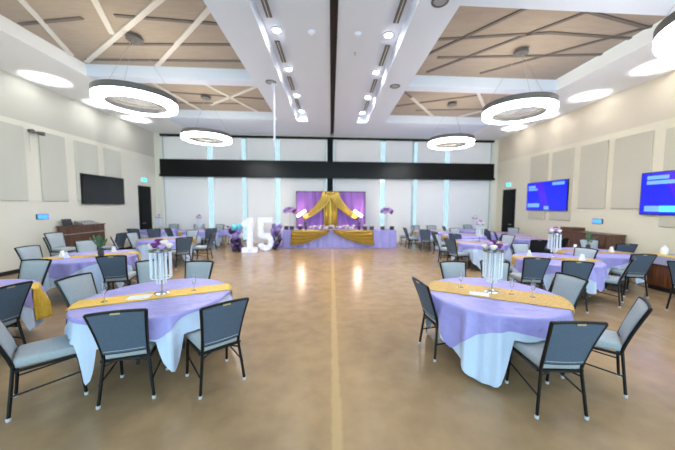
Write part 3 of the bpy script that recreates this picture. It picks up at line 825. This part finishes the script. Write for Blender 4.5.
# ---------------------------------------------------------------- head table, backdrop and number fifteen
HX0, HX1, HY0, HY1, HZ = -2.06, 2.84, 11.9, 12.6, .78
t = thing('head_table', 'long head table under lilac cloth before the purple backdrop', 'table', ((HX0+HX1)/2, (HY0+HY1)/2, 0)); w = (HX1-HX0)/2-.03
MB().box(-w,w,-.33,.33,HZ-.03,HZ-.004).build('tabletop', M['ltop'], t)
for x in (-w+.2, -.15, .15, w-.2):
    for y in (-.25,.25): MB().tube([(x,y,HZ-.03),(x,y,0)], .015).build('leg', M['dark'], t)
cl = MB(); per = []
cx_, cy_ = (HX0+HX1)/2, (HY0+HY1)/2
def rect_per(x0, x1, y0, y1, step):
    pts = []
    def seg(a, b):
        n = max(1, int((Vector(b)-Vector(a)).length/step))
        for i in range(n): pts.append(tuple(Vector(a)+(Vector(b)-Vector(a))*i/n))
    seg((x0,y0),(x1,y0)); seg((x1,y0),(x1,y1)); seg((x1,y1),(x0,y1)); seg((x0,y1),(x0,y0)); return pts
pp = rect_per(HX0, HX1, HY0, HY1, .03)
rows = []
for t_ in (0, .04, .2, .4, .6, .8, 1.):
    r_ = []
    for i, (x, y) in enumerate(pp+pp[:1]):
        d = Vector((0,0)); e = .012
        nx = -1 if x <= HX0+1e-4 else (1 if x >= HX1-1e-4 else 0); ny = -1 if y <= HY0+1e-4 else (1 if y >= HY1-1e-4 else 0)
        s = i*.03; f = (.014*sin(s*17)+.010*sin(s*29+1)+.006*sin(s*7))*min(1, t_*2)+.03*t_
        r_.append((x+nx*(e+f)-cx_, y+ny*(e+f)-cy_, HZ-t_*(HZ-.008)))
    rows.append(r_)
cl.grid(rows); k0 = len(cl.v); cl.add([(HX0-cx_,HY0-cy_,HZ+.001),(HX1-cx_,HY0-cy_,HZ+.001),(HX1-cx_,HY1-cy_,HZ+.001),(HX0-cx_,HY1-cy_,HZ+.001)], [(0,1,2,3)])
o = cl.build('head_tablecloth', M['lilac'], None, smooth=True, loc=(cx_,cy_,0)); tag(o, 'long lilac floor-length cloth on the head table', 'tablecloth')
def swag(xo, xi, label):
    """gold cloth pinned at the inner end, draping to a long outer edge; y towards the camera is negative"""
    rows = []; n = 40; m = 30
    for i in range(n+1):
        u = i/n; x = xo+(xi-xo)*u; r_ = []
        depth = .60*(1-u)**.75*(1+.12*sin(u*pi))+.05
        for j in range(m+1):
            v = j/m
            sag = .10*sin(pi*u)*v
            z = HZ+.006-depth*v-sag*.3
            pl = .055*sin((v-.10*sin(pi*u))*4.5*2*pi+.5)*(1-u*.6)*min(1, v*5)
            y = HY0-.12-.03*v-pl*min(1,v*3+.3)*.9
            xs = x+(.06*(1-u))*(v-.5)*(1 if xi > xo else -1)*-1
            r_.append((xs, y, z))
        rows.append(r_)
    top = [[(p[0], HY0+.1, HZ+.008) for p in (r[0] for r in rows)], [(r[0][0], r[0][1], HZ+.008) for r in rows], [r[0] for r in rows]]
    o = MB().grid(rows).grid(top).build('gold_swag', M['goldsat'], None, smooth='all', solid=.004); tag(o, label, 'swag', 'gold swags on the head table')
swag(-1.72, -.06, 'draped gold satin swag on the left front of the head table'); swag(1.84, .06, 'draped gold satin swag on the right front of the head table')

# backdrop
BY = 12.95
t = thing('backdrop_stand', 'purple curtain backdrop with gold drapes behind the head table', 'backdrop', (0, BY, 0))
for x in (-1.62, 1.6):
    MB().tube([(x,.05,0),(x,.05,2.5)], .022).build('upright', M['dark'], t); MB().lathe([(.2,0),(.2,.012),(.03,.02)], 20, (x,.05,0)).build('foot_plate', M['dark'], t)
MB().tube([(-1.64,.05,2.49),(1.62,.05,2.49)], .022).build('crossbar', M['dark'], t)
def curtain(x0, x1, z0, z1, y, name, m, freq=16, amp=.04):
    rows = []; n = int((x1-x0)/.015)
    for z in (z1, z1-.05, (z0*.3+z1*.7), (z0+z1)/2, z0):
        rows.append([(x0+(x1-x0)*i/n, y+amp*sin(freq*(x0+(x1-x0)*i/n)+.6*sin(3*z))+.4*amp*sin(freq*2.3*i/n*3), z) for i in range(n+1)])
    return MB().grid(rows).build(name, m, t, smooth='all')
curtain(-1.6, .0, .02, 2.47, 0, 'purple_curtain', M['purple']); curtain(0., 1.58, .02, 2.47, 0, 'purple_curtain', M['purple'])
curtain(-.36, .3, .3, 2.3, -.1, 'gold_centre_drape', M['goldsat'], 34, .035)
def tie(s, x_top, x_end):
    rows = []; n = 30; m = 14
    for i in range(n+1):
        u = i/n
        x = x_top+(x_end-x_top)*(u**1.55); z = 2.46-1.22*(u**.85)
        wd = .40*(1-u)**.6*.75+.17
        dx, dz = (x_end-x_top)*1.4*max(u,.05)**.5, -1.1
        L_ = sqrt(dx*dx+dz*dz); nx, nz = -dz/L_, dx/L_
        rows.append([(x+nx*wd*(j/m-.5), -.2-.03*sin(j/m*4*2*pi)-.04*sin(u*pi), z+nz*wd*(j/m-.5)*.9) for j in range(m+1)])
    MB().grid(rows).build('gold_swag', M['goldsat'], t, smooth='all', solid=.004)
tie(-1, -.2, -1.28); tie(1, .14, 1.25)
MB().ball((-.03,-.16,2.42), .16, 14, 8, (1.7,.6,.6)).build('gold_top_knot', M['goldsat'], t, smooth='all')

# tilted LED lamps behind the head table
for x, sx, l in ((-1.36,1,'glowing tilted stage lamp left of the gold drapes'),(1.24,-1,'glowing tilted stage lamp right of the gold drapes')):
    t = thing('stage_lamp', l, 'stage lamp', (x, 12.68, 0), 0, 'stage lamps')
    MB().lathe([(.14,0),(.14,.015),(.02,.03)], 16).build('base', M['dark'], t); MB().tube([(0,0,.02),(0,0,1.42)], .012).build('pole', M['dark'], t)
    a = .62*sx; d = Vector((cos(a), 0, sin(a)))
    c = Vector((0,-.02,1.48)); MB().tube([c-d*.24, c-d*.22, c+d*.22, c+d*.24], [.045,.065,.065,.045], 12).build('tube', M['led'], t, smooth=True)
    MB().bar(c-d*.24+Vector((0,.075,0)), c+d*.24+Vector((0,.075,0)), .06, .06).build('housing', M['dark'], t)
    L = bpy.data.lights.new('stage_lamp', 'POINT'); L.energy = 12; L.shadow_soft_size = .12; L.color = (1,.72,.5)
    lo = bpy.data.objects.new('stage_lamp_glow', L); COL.objects.link(lo); lo.parent = t; lo.location = (0,-.14,1.48)

# head table dressing
def pom(x, y, label):
    t = thing('flower_stand', label, 'flowers', (x,y,HZ+.003), 0, 'flower stands on the head table')
    MB().lathe([(.08,0),(.08,.01),(.01,.03)], 16).build('base', M['sil'], t); MB().tube([(0,0,.02),(0,0,.78)], .008, 6).build('stem', M['sil'], t)
    for k in range(22):
        z = 1-2*(k+.5)/22*.75; a = k*2.4; rr = sqrt(max(0,1-z*z))
        flower(.08, (.24*rr*cos(a), .24*rr*sin(a), .8+.15*z), k).build('flower', M[['fl','fp','bl','fp','fl'][k % 5]], t)
pom(-1.82,12.3,'purple flower ball on a thin stand, left end of the head table'); pom(2.5,12.3,'purple flower ball on a thin stand, right end of the head table')
t = thing('floral_garland', 'white and lilac flower garland along the middle of the head table', 'garland', (.05,12.05,HZ+.008))
rnd = random.Random(3); lf = MB()
for k in range(34):
    x = -.95+1.9*k/33; flower(.07, (x, rnd.uniform(-.09,.09), .06+.10*rnd.random()), k).build('flower', M[['fw','fl','fw','fw','bl'][k % 5]], t)
for k in range(90):
    x = rnd.uniform(-1.15,1.15); y = rnd.uniform(-.12,.12); a = rnd.uniform(0,6.28); d = Vector((cos(a), sin(a), .5))*.07; s = Vector((-sin(a), cos(a), 0))*.025; p = Vector((x,y,.04+.1*rnd.random()))
    lf.add([p, p+d*.5+s, p+d, p+d*.5-s], [(0,1,2,3)])
lf.build('foliage', M['leaf'], t)
def box_candle(x, y, label, h=.16):
    t = thing('candle_box', label, 'candle holder', (x,y,HZ+.004), 0, 'candle boxes on the head table')
    MB().box(-.09,.09,-.07,.07,0,h).build('box', M['bp'], t, bevel=.01)
    for k in (-1,0,1): MB().tube([(k*.05,0,h),(k*.05,0,h+.07)], .016, 8).build('candle', M['fw'], t)
for x, l in ((-1.95,'leftmost on the head table'),(-1.72,'second from the left on the head table'),(-1.35,'just left of the garland'),(1.5,'just right of the garland'),(1.8,'under the right swag top'),(2.28,'second from the right on the head table'),(2.5+.2,'rightmost on the head table')):
    box_candle(x, 12.1 if abs(x) < 1.85 or x > 2.6 or x < -1.9 else 12.08, 'small dark plum candle box, '+l)
plant(-1.12,12.1,HZ+.004,'dark leafy posy at the left end of the head table garland', 12, .2); plant(1.24,12.1,HZ+.004,'dark leafy posy at the right end of the head table garland', 12, .2)

# marquee numbers
def stroke(pts, w, y0, y1, m):
    for a, b in zip(pts, pts[1:]):
        a = Vector(a); b = Vector(b); d = (b-a).normalized(); n_ = Vector((-d.y, d.x))*w/2; a2 = a-d*w*.0; b2 = b
        m.prism([tuple(a2+n_), tuple(a2-n_), tuple(b2-n_), tuple(b2+n_)], y0, y1)
    return m
def polyfat(pts, w):
    L_, R_ = [], []
    P = [Vector(p) for p in pts]
    for i, p in enumerate(P):
        d1 = (P[i]-P[i-1]).normalized() if i else (P[1]-P[0]).normalized(); d2 = (P[i+1]-P[i]).normalized() if i < len(P)-1 else d1
        t_ = (d1+d2).normalized(); n_ = Vector((-t_.y, t_.x)); k_ = w/2/max(.45, n_.dot(Vector((-d1.y,d1.x)))); L_.append(p+n_*k_); R_.append(p-n_*k_)
    return L_, R_
def ribbon(m, pts, w, y0, y1):
    L_, R_ = polyfat(pts, w); n = len(pts)
    vs = [(p.x,y0,p.y) for p in L_]+[(p.x,y0,p.y) for p in R_]+[(p.x,y1,p.y) for p in L_]+[(p.x,y1,p.y) for p in R_]
    fs = []
    for i in range(n-1):
        fs += [(i,i+1,n+i+1,n+i),(2*n+i,3*n+i,3*n+i+1,2*n+i+1),(i,2*n+i,2*n+i+1,i+1),(n+i,n+i+1,3*n+i+1,3*n+i)]
    fs += [(0,n,3*n,2*n),(n-1,3*n-1,4*n-1,2*n-1)]
    return m.add(vs, fs)
def number(name, strokes, x, y, rz, label, bulbs):
    t = thing(name, label, 'marquee number', (x,y,0), rz, 'light-up number fifteen')
    b = MB(); rim = MB()
    for pts in strokes:
        ribbon(b, pts, .2, -.09, .09)
    b.build('body', M['num'], t)
    for (bx, bz) in bulbs: MB().ball((bx,-.105,bz), .026, 8, 6).build('bulb', M['bulb'], t, smooth='all')
one = [[(.03,.0+.0),(.03,1.33)],[(-.27,.085),(.30,.085)],[(-.24,1.05),(.0,1.25)]]
number('marquee_number_one', one, -3.19, 10.85, .12, 'white light-up marquee numeral 1 left of the head table', [(.03,.2+.18*i) for i in range(6)]+[(-.2,.085),(-.08,.085),(.14,.085),(.25,.085),(-.15,1.12)])
arc = [(.0+.21*cos(a)-.0, .36+.26*sin(a)) for a in [radians(d) for d in (105,80,55,30,0,-30,-60,-90,-120,-150,-165)]]
five = [[(.26,1.24),(-.22,1.24)],[(-.19,1.33),(-.19,.62)],[(-.22,.64)]+[(x*1.05,z) for x,z in arc]]
number('marquee_number_five', five, -2.66, 11.3, .1, 'white light-up marquee numeral 5 left of the head table', [(.2,1.24),(.05,1.24),(-.08,1.24),(-.19,1.1),(-.19,.92),(-.19,.76)]+[(x*1.05,z) for x,z in arc[1::2]])
# balloon columns
def balloons(x, y, label, h, teal, seed):
    t = thing('balloon_column', label, 'balloons', (x,y,0)); rnd = random.Random(seed)
    MB().tube([(0,0,0),(0,0,h)], .012).build('pole', M['dark'], t); MB().lathe([(.15,0),(.15,.015),(.02,.02)], 16).build('foot_plate', M['dark'], t)
    k = 0; z = .13
    while z < h:
        for j in range(3):
            a = j*2.09+k*.9; r = rnd.uniform(.085,.13); d = rnd.uniform(.1,.16)
            c = 'bt' if teal and z > h-.18 and j < 2 else rnd.choice(['bp','bp','bl','bp','bw','bl'])
            MB().ball((d*cos(a), d*sin(a), max(z+rnd.uniform(-.03,.03), r*1.1+.005)), r, 14, 9, (1,1,1.1)).build('balloon', M[c], t, smooth='all')
        z += .17; k += 1
balloons(-3.72,10.98,'plum and lavender balloon column with teal top, left of numeral 1', 1.0, True, 2)
balloons(-2.27,11.5,'plum and white balloon column between numeral 5 and head table', 1.05, False, 5)

# ---------------------------------------------------------------- wooden furniture along the walls
t = thing('wooden_bar', 'tall walnut bar with a grey trim line against the left wall', 'bar', (-7.95, 9.42, 0))
MB().box(-.3,.0,-.68,.68,.08,1.14).build('carcass', M['wood'], t, bevel=.006)
for k in range(3): MB().box(.001,.014,-.67+k*.45,-.23+k*.45,.1,1.12).build('front_panel', M['wood'], t, bevel=.003)
MB().box(-.3,.03,-.7,.7,.9,.93).build('trim_line', M['sil'], t); MB().box(-.28,-.03,-.65,.65,0,.08).build('plinth', M['base'], t)
MB().box(-.32,.03,-.7,.7,1.14,1.17).build('bar_top', M['wood'], t)
t = thing('audio_mixer', 'small dark mixer on top of the wooden bar', 'mixer', (-8.05, 9.55, 1.172))
MB().prism([(-.15,0),(.15,0),(.15,.03),(-.15,.13)], -.3, .3).build('case', M['sil'], t)
for k in range(5): MB().tube([(.02,-.22+k*.11,.07),(.02,-.22+k*.11,.1)], .014, 8).build('knob', M['dark'], t)
t = thing('laptop', 'small open laptop at the near end of the bar top', 'laptop', (-8.05, 9.0, 1.172))
MB().box(-.1,.1,-.16,.16,0,.015).build('keyboard_base', M['dark'], t); MB().bar((-.1,0,.015),(-.16,0,.2), .32, .01, (1,0,0)).build('screen', M['dark'], t)
t = thing('credenza', 'long brown wooden credenza with a raised end against the right wall', 'cabinet', (8.05, 8.25, 0))
MB().box(-.28,.3,-.95,.95,.08,1.03).build('carcass', M['wood'], t, bevel=.005)
for k in range(3):
    d = MB().box(-.3,-.281,-.93+k*.625,-.32+k*.625,.12,.98).build('door', M['wood'], t, bevel=.003)
    MB().tube([(-.315,-.4+k*.625,.6),(-.315,-.4+k*.625,.8)], .008).build('handle', M['sil'], d)
MB().box(-.3,.3,-.97,.97,1.03,1.06).build('worktop', M['wood'], t); MB().box(-.22,.24,.25,.7,1.06,1.17).build('raised_box', M['wood'], t, bevel=.004); MB().box(-.26,.3,-.93,.93,0,.08).build('plinth', M['base'], t)
t = thing('buffet_counter', 'wood-fronted buffet counter at the right edge', 'counter', (7.22, 5.2, 0))
MB().box(.0,.7,-.62,.62,.1,.74).build('carcass', M['wood2'], t)
for k in range(3): MB().box(-.016,-.001,-.61+k*.41,-.21+k*.41,.12,.72).build('front_panel', M['wood2'], t, bevel=.003)
MB().box(.04,.7,-.6,.6,0,.1).build('plinth', M['base'], t); MB().box(-.04,.74,-.66,.66,.74,.77).build('worktop', M['dark'], t)
o = MB().box(-.055,.755,-.672,.672,.771,.78).box(-.063,-.055,-.672,.672,.6,.78).box(-.063,.755,.672,.68,.62,.78).build('counter_cloth', M['gcloth'], None, loc=(7.22,5.2,0)); tag(o, 'grey cloth covering the wood-fronted buffet counter', 'tablecloth')
o = MB().box(-.06,.3,-.66,.66,.7815,.786).build('table_runner', M['gold'], None, loc=(7.22,5.2,0)); tag(o, 'gold runner along the front of the buffet counter', 'table runner')
for i, (dx, dy) in enumerate(((.25,.5),(.35,.28),(.3,-.1))):
    t = thing('glass_jar', 'clear glass jar on the buffet counter, '+['farthest of three','middle of three','nearest of three'][i], 'jar', (7.22+dx,5.2+dy,.787), 0, 'jars on the buffet counter')
    MB().lathe([(.05,0),(.06,.03),(.06,.13),(.04,.16),(.045,.16),(.065,.13),(.065,.02),(.05,-.0)], 16).build('jar_body', M['crys'], t, smooth=True); MB().ball((0,0,.18), .03, 10, 6).build('stopper', M['crys'], t, smooth='all')

# ---------------------------------------------------------------- daylight
W = bpy.data.worlds.new('world'); S.world = W; W.use_nodes = True
bg = W.node_tree.nodes['Background']; bg.inputs[0].default_value = (.62,.89,1,1); bg.inputs[1].default_value = 1.45

# ---------------------------------------------------------------- camera
cd = bpy.data.cameras.new('camera'); cam = bpy.data.objects.new('camera', cd); COL.objects.link(cam)
psi = radians(3.3); th = math.atan(19/275); rl_ = radians(.35)
fw = Vector((sin(psi)*cos(th), cos(psi)*cos(th), -sin(th))); rt = Vector((cos(psi), -sin(psi), 0)); up = rt.cross(fw)
rt2 = rt*cos(rl_)+up*sin(rl_); up2 = -rt*sin(rl_)+up*cos(rl_)
mw = Matrix((rt2, up2, -fw)).transposed().to_4x4(); mw.translation = (0,0,1.83); cam.matrix_world = mw
cd.sensor_width = 36; cd.sensor_fit = 'HORIZONTAL'; cd.lens = 275/675*36; cd.shift_x = (337.5-347)/675
cd.dof.use_dof = True; cd.dof.focus_distance = 3.0; cd.dof.aperture_fstop = .7
cd.clip_start = .05; cd.clip_end = 200
S.camera = cam
S.view_settings.view_transform = 'Standard'; S.view_settings.look = 'None'; S.view_settings.gamma = 1; S.view_settings.use_curve_mapping = False
S.view_settings.exposure = 1.2
